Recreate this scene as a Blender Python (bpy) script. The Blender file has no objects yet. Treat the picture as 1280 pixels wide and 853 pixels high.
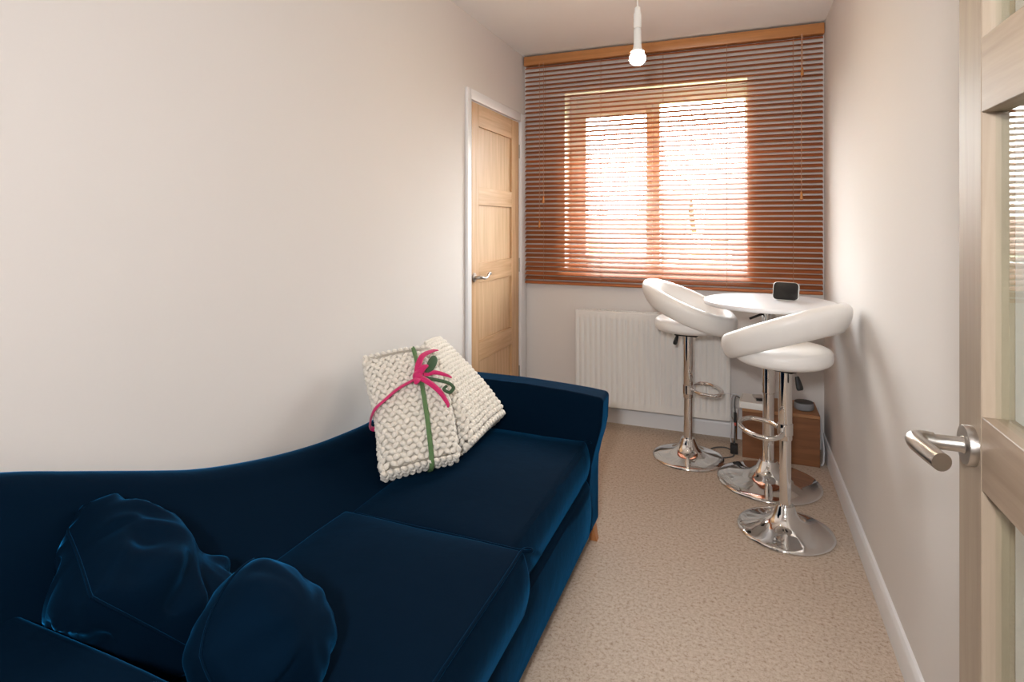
import bpy, bmesh, math, random
from mathutils import Vector, Matrix, noise
random.seed(7)
S = bpy.context.scene
COL = S.collection
PI = math.pi

# ------------------------------------------------------------------ camera
XL, XR, YB, H = -1.360, 0.438, 3.642, 2.40
cam = bpy.data.cameras.new('camera')
cam.sensor_width = 36.0
cam.lens = 714.475 / 1280 * 36.0
cam.shift_y = -(426.5 - 280.836) / 1280
cam.clip_start = 0.02
camo = bpy.data.objects.new('camera', cam)
camo.location = (0, 0, 1.26547)
camo.rotation_euler = (PI / 2, 0, 0.3800889)
COL.objects.link(camo)
S.camera = camo

# ------------------------------------------------------------------ sky, lights, exposure
W = bpy.data.worlds.new('overcast_sky')
S.world = W
W.use_nodes = True
wn = W.node_tree.nodes
bg = wn['Background']
tc = wn.new('ShaderNodeTexCoord'); sx = wn.new('ShaderNodeSeparateXYZ'); cr = wn.new('ShaderNodeValToRGB')
W.node_tree.links.new(tc.outputs['Generated'], sx.inputs[0])
W.node_tree.links.new(sx.outputs['Z'], cr.inputs[0])
cr.color_ramp.elements[0].position = 0.0; cr.color_ramp.elements[0].color = (1.0, 0.985, 0.96, 1)
cr.color_ramp.elements[1].position = 0.6; cr.color_ramp.elements[1].color = (0.90, 0.95, 1.0, 1)
W.node_tree.links.new(cr.outputs[0], bg.inputs['Color'])
bg.inputs['Strength'].default_value = 21.0

def area_light(name, loc, target, size, power, color, size_y=None):
    l = bpy.data.lights.new(name, 'AREA')
    l.energy = power; l.color = color; l.size = size
    if size_y: l.shape = 'RECTANGLE'; l.size_y = size_y
    o = bpy.data.objects.new(name, l); o.location = loc
    o.rotation_euler = (Vector(target) - Vector(loc)).to_track_quat('-Z', 'Y').to_euler()
    COL.objects.link(o)
    return o
# daylight portal in the window opening (gives no light of its own)
pl = area_light('window_portal', (-0.521, 3.87, 1.545), (-0.521, 3.0, 1.545), 1.10, 1, (1, 1, 1), 1.16)
pl.data.cycles.is_portal = True
# hall lamp / flash behind the open doorway
area_light('hall_lamp', (-0.08, -0.42, 1.57), (0.25, 2.2, 1.25), 0.14, 27.0, (1.0, 0.985, 0.975))

vs = S.view_settings
vs.view_transform = 'Standard'; vs.look = 'None'; vs.gamma = 1.0; vs.use_curve_mapping = False
vs.exposure = 0.31

# ------------------------------------------------------------------ materials
def mat(name, base=(.8, .8, .8), rough=.5, metal=0.0, **kw):
    m = bpy.data.materials.new(name); m.use_nodes = True
    b = m.node_tree.nodes['Principled BSDF']
    b.inputs['Base Color'].default_value = (*base, 1)
    b.inputs['Roughness'].default_value = rough
    b.inputs['Metallic'].default_value = metal
    for k, v in kw.items():
        b.inputs[k.replace('_', ' ')].default_value = (*v, 1) if isinstance(v, tuple) else v
    return m
def nodes(m): return m.node_tree.nodes, m.node_tree.links, m.node_tree.nodes['Principled BSDF']
def noise_mix(m, c1, c2, scale=(1, 1, 1), nscale=5.0, detail=4.0, rough=.6, lo=.35, hi=.65, distortion=0.0, coord='Object'):
    n, l, b = nodes(m)
    t = n.new('ShaderNodeTexCoord'); mp = n.new('ShaderNodeMapping'); nz = n.new('ShaderNodeTexNoise'); r = n.new('ShaderNodeValToRGB')
    mp.inputs['Scale'].default_value = scale
    nz.inputs['Scale'].default_value = nscale; nz.inputs['Detail'].default_value = detail
    nz.inputs['Roughness'].default_value = rough; nz.inputs['Distortion'].default_value = distortion
    l.new(t.outputs[coord], mp.inputs[0]); l.new(mp.outputs[0], nz.inputs[0]); l.new(nz.outputs['Fac'], r.inputs[0])
    r.color_ramp.elements[0].position = lo; r.color_ramp.elements[0].color = (*c1, 1)
    r.color_ramp.elements[1].position = hi; r.color_ramp.elements[1].color = (*c2, 1)
    l.new(r.outputs[0], b.inputs['Base Color'])
    return nz, r, mp
def bump(m, nscale, strength, dist=.002, scale=(1, 1, 1), detail=3.0):
    n, l, b = nodes(m)
    t = n.new('ShaderNodeTexCoord'); mp = n.new('ShaderNodeMapping'); nz = n.new('ShaderNodeTexNoise'); bp = n.new('ShaderNodeBump')
    mp.inputs['Scale'].default_value = scale
    nz.inputs['Scale'].default_value = nscale; nz.inputs['Detail'].default_value = detail
    bp.inputs['Strength'].default_value = strength; bp.inputs['Distance'].default_value = dist
    l.new(t.outputs['Object'], mp.inputs[0]); l.new(mp.outputs[0], nz.inputs[0]); l.new(nz.outputs['Fac'], bp.inputs['Height'])
    l.new(bp.outputs[0], b.inputs['Normal'])

M = {}
M['wall'] = mat('cream_paint', (.735, .70, .68), .75); bump(M['wall'], 90, .12, .001)
M['ceiling'] = mat('ceiling_paint', (.88, .87, .855), .85); bump(M['ceiling'], 120, .1, .001)
M['white_gloss'] = mat('white_gloss_paint', (.82, .82, .84), .3)
M['carpet'] = mat('beige_carpet', rough=.95)
nz, r, mp = noise_mix(M['carpet'], (.29, .195, .13), (.61, .515, .43), nscale=85, detail=8, rough=.78, lo=.36, hi=.60)
e = r.color_ramp.elements.new(.45); e.color = (.49, .39, .31, 1)
bump(M['carpet'], 700, .15, .001)
def oak(name, axis, c1=(.50, .295, .145), c2=(.68, .455, .265), rough=.45):
    m = mat(name, rough=rough)
    sc = [14, 14, 14]; sc[axis] = .7
    noise_mix(m, c1, c2, tuple(sc), 3.0, 6, .62, .33, .68, .35)
    bump(m, 6, .08, .001, tuple(x * 3 for x in sc))
    return m
M['oak_v'] = oak('oak_vertical_grain', 2); M['oak_h'] = oak('oak_horizontal_grain', 1)
M['oak_panel'] = oak('oak_panel_grain', 2, (.54, .345, .185), (.70, .485, .295))
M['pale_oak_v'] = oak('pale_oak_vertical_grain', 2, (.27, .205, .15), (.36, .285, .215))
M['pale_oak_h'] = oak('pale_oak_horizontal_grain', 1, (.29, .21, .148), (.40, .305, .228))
M['slat'] = mat('reddish_wood_slat', rough=.5, Specular_IOR_Level=.3)
nz, r, mp = noise_mix(M['slat'], (.30, .085, .028), (.50, .175, .060), (.8, 30, 30), 2.2, 5, .6, .3, .7, .2)
n, l, b = nodes(M['slat'])
oi = n.new('ShaderNodeObjectInfo'); mr = n.new('ShaderNodeMapRange'); hs = n.new('ShaderNodeHueSaturation')
mr.inputs['To Min'].default_value = .82; mr.inputs['To Max'].default_value = 1.2
l.new(oi.outputs['Random'], mr.inputs[0]); l.new(mr.outputs[0], hs.inputs['Value']); l.new(r.outputs[0], hs.inputs['Color']); l.new(hs.outputs[0], b.inputs['Base Color'])
M['valance'] = mat('orange_wood_valance', rough=.35); noise_mix(M['valance'], (.40, .165, .055), (.55, .25, .09), (.8, 30, 30), 2.0, 5, .6, .3, .7, .2)
M['cord'] = mat('tan_cord', (.50, .30, .20), .8)
M['tassel'] = mat('tassel_wood', (.55, .24, .08), .4)
M['upvc'] = mat('white_upvc', (.85, .85, .85), .25)
M['plaster'] = mat('reveal_plaster', (.80, .77, .72), .7)
def glass(name, tint, base_reflect=.04):
    m = bpy.data.materials.new(name); m.use_nodes = True
    n = m.node_tree.nodes; l = m.node_tree.links
    for x in list(n):
        if x.type != 'OUTPUT_MATERIAL': n.remove(x)
    o = [x for x in n if x.type == 'OUTPUT_MATERIAL'][0]
    t = n.new('ShaderNodeBsdfTransparent'); g = n.new('ShaderNodeBsdfGlossy'); f = n.new('ShaderNodeFresnel'); mx = n.new('ShaderNodeMixShader')
    t.inputs[0].default_value = (*tint, 1); g.inputs['Roughness'].default_value = .01; f.inputs['IOR'].default_value = 1.5
    gm = n.new('ShaderNodeNewGeometry'); ma = n.new('ShaderNodeMath'); ma.operation = 'SUBTRACT'; ma.use_clamp = True
    l.new(f.outputs[0], ma.inputs[0]); l.new(gm.outputs['Backfacing'], ma.inputs[1]); l.new(ma.outputs[0], mx.inputs[0]); l.new(t.outputs[0], mx.inputs[1]); l.new(g.outputs[0], mx.inputs[2]); l.new(mx.outputs[0], o.inputs[0])
    return m
M['glass'] = glass('window_glass', (.97, .98, .97)); M['door_glass'] = glass('door_glass', (.93, .96, .93))
M['chrome'] = mat('polished_chrome', (.80, .79, .78), .06, 1.0)
M['steel'] = mat('brushed_steel', (.52, .49, .46), .28, 1.0)
M['hinge'] = mat('dull_steel', (.42, .39, .36), .4, 1.0)
M['leatherette'] = mat('white_leatherette', (.84, .82, .80), .38); bump(M['leatherette'], 260, .05, .0006)
M['table_white'] = mat('white_gloss_laminate', (.84, .84, .86), .28)
M['rad'] = mat('white_radiator_enamel', (.80, .79, .77), .35)
M['black'] = mat('black_plastic', (.012, .012, .013), .6)
M['screen'] = mat('dark_screen', (.008, .007, .007), .22)
M['grey_fabric'] = mat('grey_speaker_fabric', (.26, .27, .29), .85); bump(M['grey_fabric'], 900, .5, .001)
M['dark_grey'] = mat('dark_grey_plastic', (.045, .047, .05), .5)
M['white_plastic'] = mat('white_plastic', (.80, .79, .76), .4)
M['pale_grey'] = mat('pale_grey_plastic', (.52, .50, .47), .4)
M['grey_cable'] = mat('grey_cable', (.10, .10, .105), .5)
M['white_cable'] = mat('white_cable', (.62, .63, .66), .5)
M['yellow'] = mat('yellow_tag', (.62, .46, .06), .5)
M['red'] = mat('red_plug', (.55, .08, .06), .4)
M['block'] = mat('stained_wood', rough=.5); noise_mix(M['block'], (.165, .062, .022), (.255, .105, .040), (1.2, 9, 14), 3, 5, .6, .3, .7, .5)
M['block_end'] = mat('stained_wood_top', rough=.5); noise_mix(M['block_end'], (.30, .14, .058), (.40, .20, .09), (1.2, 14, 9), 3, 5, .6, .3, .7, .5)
M['leg_wood'] = mat('orange_beech', rough=.4); noise_mix(M['leg_wood'], (.42, .16, .055), (.55, .24, .09), (10, 10, 1), 4, 4)
def velvet(name, base, tint):
    m = mat(name, base, .9, Sheen_Weight=.68, Sheen_Roughness=.28, Sheen_Tint=tint, Specular_IOR_Level=.03)
    bump(m, 22, .12, .01, detail=2)
    return m
M['velvet'] = velvet('navy_velvet', (.0008, .0070, .0185), (.008, .16, .40))
M['knit'] = mat('cream_wool', (.80, .755, .68), .9, Sheen_Weight=.3, Sheen_Roughness=.5); bump(M['knit'], 260, .5, .002, (1, 1, 1))
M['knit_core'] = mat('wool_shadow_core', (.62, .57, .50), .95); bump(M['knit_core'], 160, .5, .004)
M['pink'] = mat('pink_felt', (.56, .008, .125), .8, Sheen_Weight=.3); bump(M['pink'], 120, .4, .002)
M['green'] = mat('green_felt', (.10, .19, .075), .85); bump(M['green'], 120, .4, .002)
M['dark_green'] = mat('dark_green_felt', (.05, .10, .05), .85); bump(M['dark_green'], 120, .4, .002)
M['bulb'] = mat('warm_bulb_glow', (1, .9, .75), .4, Emission_Color=(1.0, .78, .53), Emission_Strength=140.0)
M['brick_wall'] = mat('pale_render', (.50, .42, .36), .9); noise_mix(M['brick_wall'], (.42, .30, .24), (.52, .40, .33), nscale=3)
M['render'] = mat('white_render', (.70, .68, .65), .9); noise_mix(M['render'], (.62, .60, .57), (.72, .70, .67), nscale=2)
M['roof'] = mat('brown_roof_tile', (.22, .13, .10), .9); noise_mix(M['roof'], (.18, .11, .09), (.27, .17, .13), nscale=4)
M['far_glass'] = mat('far_window_glass', (.05, .06, .07), .1)
M['grass'] = mat('lawn', (.20, .26, .08), .95); noise_mix(M['grass'], (.17, .22, .07), (.30, .34, .12), nscale=3)
M['fence'] = mat('fence_timber', (.36, .25, .16), .85); noise_mix(M['fence'], (.30, .20, .13), (.42, .30, .20), (6, 6, 1), 3)
M['leaf'] = mat('hedge_leaf', (.10, .15, .05), .8)
M['bark'] = mat('bark', (.12, .08, .05), .9)

# ------------------------------------------------------------------ mesh helpers
def BM(): return bmesh.new()
def add_box(bm, x0, x1, y0, y1, z0, z1, bev=0.0, seg=2):
    r = bmesh.ops.create_cube(bm, size=1.0)
    vs_ = r['verts']
    for v in vs_:
        v.co = Vector((x0 + (v.co.x + .5) * (x1 - x0), y0 + (v.co.y + .5) * (y1 - y0), z0 + (v.co.z + .5) * (z1 - z0)))
    if bev > 0:
        es = {e for v in vs_ for e in v.link_edges}
        bmesh.ops.bevel(bm, geom=list(es), offset=bev, segments=seg, profile=.5, affect='EDGES')
    return bm
def add_rings(bm, rings, close_u=True, cap=True):
    """rings: list of lists of points (same length) joined one to the next."""
    vr = [[bm.verts.new(p) for p in r] for r in rings]
    n_ = len(vr[0])
    for a, b_ in zip(vr[:-1], vr[1:]):
        for i in range(n_ if close_u else n_ - 1):
            j = (i + 1) % n_
            bm.faces.new((a[i], a[j], b_[j], b_[i]))
    if cap and close_u:
        bm.faces.new(list(reversed(vr[0]))); bm.faces.new(vr[-1])
    return vr
def add_lathe(bm, prof, seg=32, c=(0, 0, 0), axis='z', cap=True):
    rings = []
    for r_, z in prof:
        ring = []
        for i in range(seg):
            a = 2 * PI * i / seg
            p = (r_ * math.cos(a), r_ * math.sin(a), z)
            if axis == 'x': p = (p[2], p[0], p[1])
            elif axis == 'y': p = (p[1], p[2], p[0])
            ring.append(Vector(p) + Vector(c))
        rings.append(ring)
    add_rings(bm, rings, True, cap)
    return bm
def smooth_path(pts, n_):
    P = [Vector(p) for p in pts]
    if len(P) < 3: return [P[0].lerp(P[-1], i / n_) for i in range(n_ + 1)]
    out = []
    for k in range(n_ + 1):
        t = k / n_ * (len(P) - 1); i = min(int(t), len(P) - 2); u = t - i
        p0 = P[max(i - 1, 0)]; p1 = P[i]; p2 = P[i + 1]; p3 = P[min(i + 2, len(P) - 1)]
        out.append(.5 * ((2 * p1) + (p2 - p0) * u + (2 * p0 - 5 * p1 + 4 * p2 - p3) * u * u + (3 * p1 - p0 - 3 * p2 + p3) * u ** 3))
    return out
def add_tube(bm, pts, rad, seg=8, closed=False, flat=1.0, up=(0, 0, 1), cap=True):
    """rad: number or function of t in 0..1; flat squashes the section along the 'up' side."""
    n_ = len(pts); rings = []; prev = Vector(up)
    for i, p in enumerate(pts):
        if closed: t = pts[(i + 1) % n_] - pts[i - 1]
        else: t = pts[min(i + 1, n_ - 1)] - pts[max(i - 1, 0)]
        t.normalize()
        s = t.cross(prev)
        if s.length < 1e-4: s = t.cross(Vector((.3, 1, .2)))
        s.normalize(); w = s.cross(t); prev = w
        r_ = rad(i / max(1, n_ - 1)) if callable(rad) else rad
        rings.append([p + s * (r_ * math.cos(2 * PI * k / seg)) + w * (r_ * flat * math.sin(2 * PI * k / seg)) for k in range(seg)])
    if closed:
        rings.append(rings[0])
        vr = [[bm.verts.new(q) for q in r] for r in rings[:-1]]
        for i in range(n_):
            a, b_ = vr[i], vr[(i + 1) % n_]
            for k in range(seg):
                j = (k + 1) % seg
                bm.faces.new((a[k], a[j], b_[j], b_[k]))
    else: add_rings(bm, rings, True, cap)
    return bm
def sgn(v, e): return math.copysign(abs(v) ** e, v)
def add_superell(bm, c, rx, ry, rz, e1=1.0, e2=1.0, nu=32, nv=16, mtx=None):
    rings = []
    for j in range(nv + 1):
        ph = -PI / 2 + PI * j / nv
        if j == 0: ph += .02
        if j == nv: ph -= .02
        ring = []
        for i in range(nu):
            th = 2 * PI * i / nu
            p = Vector((rx * sgn(math.cos(ph), e1) * sgn(math.cos(th), e2), ry * sgn(math.cos(ph), e1) * sgn(math.sin(th), e2), rz * sgn(math.sin(ph), e1)))
            if mtx is not None: p = mtx @ p
            ring.append(p + Vector(c))
        rings.append(ring)
    add_rings(bm, rings)
    return bm
def grid_box(bm, x0, x1, y0, y1, z0, z1, cuts=5, bev=.03, seg=4):
    add_box(bm, x0, x1, y0, y1, z0, z1)
    es = list(bm.edges)
    bmesh.ops.subdivide_edges(bm, edges=es, cuts=cuts, use_grid_fill=True)
    sharp = [e for e in bm.edges if len(e.link_faces) == 2 and e.calc_face_angle() > 1.0]
    bmesh.ops.bevel(bm, geom=sharp, offset=bev, segments=seg, profile=.5, affect='EDGES', clamp_overlap=True)
    return bm
def finish(bm, name, m, parent=None, smooth=True, ang=38, loc=None, rot=None):
    bmesh.ops.recalc_face_normals(bm, faces=list(bm.faces))
    for f in bm.faces: f.smooth = smooth
    if smooth:
        lim = math.radians(ang)
        for e in bm.edges:
            if len(e.link_faces) == 2 and e.calc_face_angle(0) > lim: e.smooth = False
    me = bpy.data.meshes.new(name); bm.to_mesh(me); bm.free()
    me.materials.append(M[m] if isinstance(m, str) else m)
    o = bpy.data.objects.new(name, me); COL.objects.link(o)
    if parent: o.parent = parent
    if loc: o.location = loc
    if rot: o.rotation_euler = rot
    return o
def twin(o, parent=None, loc=None, rot=None):
    c = o.copy(); COL.objects.link(c)
    if parent: c.parent = parent
    if loc is not None: c.location = loc
    if rot is not None: c.rotation_euler = rot
    return c
def thing(name, label, cat, loc=(0, 0, 0), rz=0.0, group=None):
    o = bpy.data.objects.new(name, None); COL.objects.link(o)
    o.empty_display_size = .1; o.location = loc; o.rotation_euler = (0, 0, rz)
    return tag(o, label, cat, group)
def tag(o, label, cat, group=None):
    o['label'] = label; o['category'] = cat
    if group: o['group'] = group
    return o
def struct(o, label=None, cat=None):
    o['kind'] = 'structure'
    if label: o['label'] = label
    if cat: o['category'] = cat
    return o
def sstep(a, b_, x):
    t = max(0, min(1, (x - a) / (b_ - a))); return t * t * (3 - 2 * t)
def lerp_tab(tab, x):
    if x <= tab[0][0]: return tab[0][1]
    for (a, va), (b_, vb) in zip(tab[:-1], tab[1:]):
        if x <= b_: return va + (vb - va) * (x - a) / (b_ - a)
    return tab[-1][1]

# ------------------------------------------------------------------ room shell
YF = 0.20                       # inner face of the wall that holds the open doorway
o = finish(add_box(BM(), XL - .12, XR + .12, -1.6, YB + .02, -.10, 0), 'floor', 'carpet', smooth=False); struct(o, 'beige speckled carpet running from the doorway to the radiator wall', 'floor')
o = finish(add_box(BM(), XL - .12, XR + .12, -1.6, YB + .25, H, H + .1), 'ceiling', 'ceiling', smooth=False); struct(o, 'plain off-white ceiling above the blind and the bare bulb', 'ceiling')
DY0, DY1, DZ = 2.772, 3.526, 1.945        # opening of the oak door in the left wall
bm = BM()
add_box(bm, XL - .12, XL, YF - .1, DY0, 0, H); add_box(bm, XL - .12, XL, DY1, YB, 0, H); add_box(bm, XL - .12, XL, DY0, DY1, DZ, H)
add_box(bm, XL - .14, XL - .10, DY0 - .05, DY1 + .05, 0, DZ + .05)
o = finish(bm, 'wall_left', 'wall', smooth=False); struct(o, 'long cream wall behind the blue sofa', 'wall')
o = finish(add_box(BM(), XR, XR + .12, YF - .1, YB, 0, H), 'wall_right', 'wall', smooth=False); struct(o, 'cream wall beside the bar table and the open glazed door', 'wall')
WX0, WX1, WZ0, WZ1 = -1.079, .037, .957, 2.130
bm = BM()
Y2 = YB + .25
add_box(bm, XL - .12, WX0, YB, Y2, 0, H); add_box(bm, WX1, XR + .12, YB, Y2, 0, H); add_box(bm, WX0, WX1, YB, Y2, 0, WZ0); add_box(bm, WX0, WX1, YB, Y2, WZ1, H)
o = finish(bm, 'wall_back', 'wall', smooth=False); struct(o, 'cream wall with the window behind the radiator', 'wall')
bm = BM()
OX0, OX1 = -1.02, .325  # unseen opening, widened past the door to spread lamp light over the left wall
add_box(bm, XL - .12, OX0, YF - .1, YF, 0, H); add_box(bm, OX1, XR + .12, YF - .1, YF, 0, H); add_box(bm, OX0, OX1, YF - .1, YF, 2.0, H)
o = finish(bm, 'wall_front', 'wall', smooth=False); struct(o)
bm = BM()
add_box(bm, XL - .12, XL - .02, -1.6, YF - .1, 0, H); add_box(bm, XR + .02, XR + .12, -1.6, YF - .1, 0, H); add_box(bm, XL - .12, XR + .12, -1.7, -1.6, 0, H)
o = finish(bm, 'wall_hall', 'wall', smooth=False); struct(o)
def skirting(name, pts, label):
    bm = BM(); prof = [(0, 0), (.016, 0), (.016, .078), (.013, .086), (.008, .093), (0, .095)]
    for (a, b_, nrm) in pts:
        a, b_, nrm = Vector(a), Vector(b_), Vector(nrm)
        add_rings(bm, [[p + nrm * q[0] + Vector((0, 0, q[1])) for q in prof] for p in (a, b_)])
    o = finish(bm, name, 'white_gloss', ang=25); return struct(o, label, 'skirting')
skirting('baseboard_right', [((XR, YF, 0), (XR, YB, 0), (-1, 0, 0))], 'white skirting board along the right wall')
skirting('baseboard_back', [((XL, YB, 0), (XR, YB, 0), (0, -1, 0))], 'white skirting board under the radiator')
skirting('baseboard_left', [((XL, YF, 0), (XL, 2.729, 0), (1, 0, 0))], 'white skirting board behind the blue sofa')

# ------------------------------------------------------------------ door_1: oak panel door in the left wall
d1 = bpy.data.objects.new('door_1', None); COL.objects.link(d1); d1.location = (XL - .035, 2.779, 0)
struct(d1, 'closed four-panel oak door in the left wall', 'door')
DW, DH, SW = .740, 1.938, .122
for y in (0, DW - SW): finish(add_box(BM(), 0, .037, y, y + SW, .006, DH, .0015, 1), 'stile', 'oak_v', d1)
rails = [(.006, .19), (.498, .611), (.938, 1.05), (1.375, 1.475), (1.815, DH)]
for a, b_ in rails: finish(add_box(BM(), 0, .0365, SW, DW - SW, a, b_, .001, 1), 'rail', 'oak_h', d1)
for (a, b_) in zip(rails[:-1], rails[1:]):
    finish(add_box(BM(), .006, .024, SW - .004, DW - SW + .004, a[1] - .004, b_[0] + .004), 'panel', 'oak_panel', d1, smooth=False)
h = finish(add_lathe(BM(), [(.026, 0), (.026, .006), (.022, .010), (.010, .011), (.010, .045)], 24, (.036, .055, .975), 'x'), 'door_handle', 'steel', d1)
bm = BM()
add_tube(bm, smooth_path([(.078, .055, .975), (.085, .065, .974), (.086, .10, .968), (.084, .135, .975), (.082, .160, .990), (.080, .182, .992), (.079, .192, .985)], 24), lambda t: .0085 - .002 * t, 10)
finish(bm, 'lever', 'steel', h)
for z in (.29, 1.0, 1.747):
    bm = BM(); add_lathe(bm, [(.006, -.045), (.006, .045)], 10, (.037, DW + .006, z)); add_box(bm, .030, .039, DW - .004, DW + .022, z - .043, z + .043)
    finish(bm, 'hinge', 'hinge', d1)
# lining and architrave
t1 = bpy.data.objects.new('trim_1', None); COL.objects.link(t1); struct(t1, 'white architrave around the oak door in the left wall', 'architrave')
AW = .050
for nm, b6 in (('architrave', (XL, XL + .018, 2.729, 2.729 + AW - .002, 0, 1.999)), ('architrave', (XL, XL + .018, 3.524, 3.624, 0, 1.999)), ('architrave', (XL, XL + .0178, 2.729 + AW - .002, 3.524, 1.942, 1.9988))):
    finish(add_box(BM(), *b6, .004, 2), nm, 'white_gloss', t1)
bm = BM(); add_box(bm, XL - .098, XL, DY0 - .001, DY0 + .006, 0, DZ); add_box(bm, XL - .098, XL, DY1 - .006, DY1 + .001, 0, DZ); add_box(bm, XL - .098, XL, DY0, DY1, DZ - .006, DZ)
finish(bm, 'door_lining', 'white_gloss', t1, smooth=False)

# ------------------------------------------------------------------ door_2: open glazed oak door standing along the right wall
d2 = bpy.data.objects.new('door_2', None); COL.objects.link(d2); d2.location = (.290, .235, 0)
struct(d2, 'open oak door with clear glass panes beside the right wall', 'door')
DW2, SW2, DH2, TH = .760, .081, 1.98, .036
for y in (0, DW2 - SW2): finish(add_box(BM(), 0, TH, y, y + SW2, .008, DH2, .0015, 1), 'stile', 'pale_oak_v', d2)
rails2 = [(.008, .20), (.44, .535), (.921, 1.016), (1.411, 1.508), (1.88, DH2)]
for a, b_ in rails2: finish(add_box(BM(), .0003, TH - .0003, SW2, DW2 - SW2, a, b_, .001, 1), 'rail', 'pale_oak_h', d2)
for (a, b_) in zip(rails2[:-1], rails2[1:]):
    finish(add_box(BM(), .015, .021, SW2 - .004, DW2 - SW2 + .004, a[1] - .004, b_[0] + .004), 'glass_pane', 'door_glass', d2, smooth=False)
HY, HZ = DW2 - .052, .968
hb = finish(add_lathe(BM(), [(.0265, 0), (.0265, -.009), (.0255, -.0105), (.0115, -.0108), (.0100, -.013), (.0100, -.050)], 32, (0, HY, HZ), 'x'), 'door_handle', 'steel', d2)
lev = smooth_path([(-.044, HY + .001, HZ), (-.056, HY + .001, HZ + .001), (-.0655, HY - .005, HZ + .002), (-.068, HY - .018, HZ + .002), (-.0660, HY - .036, HZ + .002), (-.0615, HY - .058, HZ + .001), (-.056, HY - .080, HZ)], 30)
finish(add_tube(BM(), lev, .0118, 20), 'lever', 'steel', hb)
hb2 = finish(add_lathe(BM(), [(.0265, 0), (.0265, .009), (.0255, .0105), (.0115, .0108), (.0100, .013), (.0100, .050)], 24, (TH, HY, HZ), 'x'), 'door_handle', 'steel', d2)
finish(add_tube(BM(), [Vector((2 * TH / 2 - p.x, p.y, p.z)) for p in lev], .0102, 14), 'lever', 'steel', hb2)
for z in (.25, .95, 1.75): finish(add_lathe(BM(), [(.007, -.045), (.007, .045)], 10, (TH + .004, -.006, z)), 'hinge', 'hinge', d2)

# ------------------------------------------------------------------ window_1
w1 = bpy.data.objects.new('window_1', None); COL.objects.link(w1); w1.location = (0, YB + .13, 0)
struct(w1, 'white two-light window behind the wooden blind', 'window')
fo = .05
bm = BM(); add_box(bm, WX0, WX0 + fo, 0, .07, WZ0, WZ1, .004); add_box(bm, WX1 - .012, WX1, 0, .07, WZ0, WZ1, .002); add_box(bm, WX0 + fo, WX1 - .012, 0, .07, WZ0, WZ0 + .045, .004)
add_box(bm, WX0 + fo, WX1 - .012, 0, .07, WZ1 - .085, WZ1, .004); add_box(bm, -.527, -.481, 0, .07, WZ0 + .045, WZ1 - .085, .004)
finish(bm, 'window_frame', 'upvc', w1)
sx0, sx1, sz0, sz1 = WX0 + fo, -.527, WZ0 + .045, WZ1 - .085
bm = BM(); gx0, gx1, gz0, gz1 = -.966, -.567, 1.062, 1.992
add_box(bm, sx0, gx0, -.012, .06, sz0, sz1, .004); add_box(bm, gx1, sx1, -.012, .06, sz0, sz1, .004); add_box(bm, gx0, gx1, -.012, .06, sz0, gz0, .004); add_box(bm, gx0, gx1, -.012, .06, gz1, sz1, .004)
sash = finish(bm, 'casement_sash', 'upvc', w1)
finish(add_box(BM(), gx0 - .01, gx1 + .01, .022, .026, gz0 - .01, gz1 + .01), 'glass_pane', 'glass', sash, smooth=False)
bm = BM(); add_box(bm, gx1 + .012, gx1 + .028, -.022, -.012, 1.46, 1.53, .002); add_box(bm, gx1 + .014, gx1 + .026, -.040, -.022, 1.44, 1.46, .002); add_box(bm, gx1 + .014, gx1 + .026, -.045, -.034, 1.35, 1.46, .002)
finish(bm, 'window_handle', 'upvc', sash)
finish(add_box(BM(), -.485, WX1 - .010, .022, .026, WZ0 + .043, WZ1 - .083), 'glass_pane', 'glass', w1, smooth=False)
finish(add_box(BM(), WX0 + .001, WX1 - .001, -.129, 0, WZ0 - .001, WZ0 + .012), 'window_sill', 'white_gloss', w1, smooth=False)

# ------------------------------------------------------------------ wooden venetian blind
BX0, BX1, BY = XL + .012, XR - .004, YB - .030
bl = thing('venetian_blind', 'reddish-brown wooden venetian blind with open slats covering the window wall', 'blind', (0, BY, 0))
finish(add_box(BM(), BX0, BX1, -.028, .026, 2.328, 2.388, .004), 'valance', 'valance', bl)
tilt = math.radians(28)
bm = BM(); pr = []
for k in range(5):
    yy = -.019 + .038 * k / 4; pr.append((yy, .0012 * (1 - (yy / .019) ** 2) + .0012))
for k in range(4, -1, -1):
    yy = -.019 + .038 * k / 4; pr.append((yy, .0012 * (1 - (yy / .019) ** 2) - .0012))
ct, st = math.cos(tilt), math.sin(tilt)
pr = [(y * ct - z * st, y * st + z * ct) for y, z in pr]
add_rings(bm, [[Vector((x, y, z)) for y, z in pr] for x in (BX0 + .006, BX1 - .006)])
NS = 48; z_top, z_bot = 2.315, .912
first = None
for i in range(NS):
    z = z_top + (z_bot - z_top) * i / (NS - 1)
    if first is None: first = finish(bm, 'slat', 'slat', bl, ang=30); s = first
    else: s = twin(first)
    s.location = (0, 0, z + random.uniform(-.0008, .0008)); s.rotation_euler = (random.uniform(-.02, .02), random.uniform(-.0006, .0006), 0)
finish(add_box(BM(), BX0 + .006, BX1 - .006, -.019, .019, .872, .890, .004), 'bottom_rail', 'slat', bl)
for x in (-1.21, -.83, -.443, -.075, .279):
    bm = BM()
    for yy in (-.0195, .0195): add_tube(bm, [Vector((x, yy, 2.33)), Vector((x, yy, .89))], .0011, 6)
    for i in range(NS):
        z = z_top + (z_bot - z_top) * i / (NS - 1)
        add_tube(bm, [Vector((x, -.0195, z - .0095)), Vector((x, .0195, z + .0070))], .0007, 4)
    finish(bm, 'ladder_cord', 'cord', bl)
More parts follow.
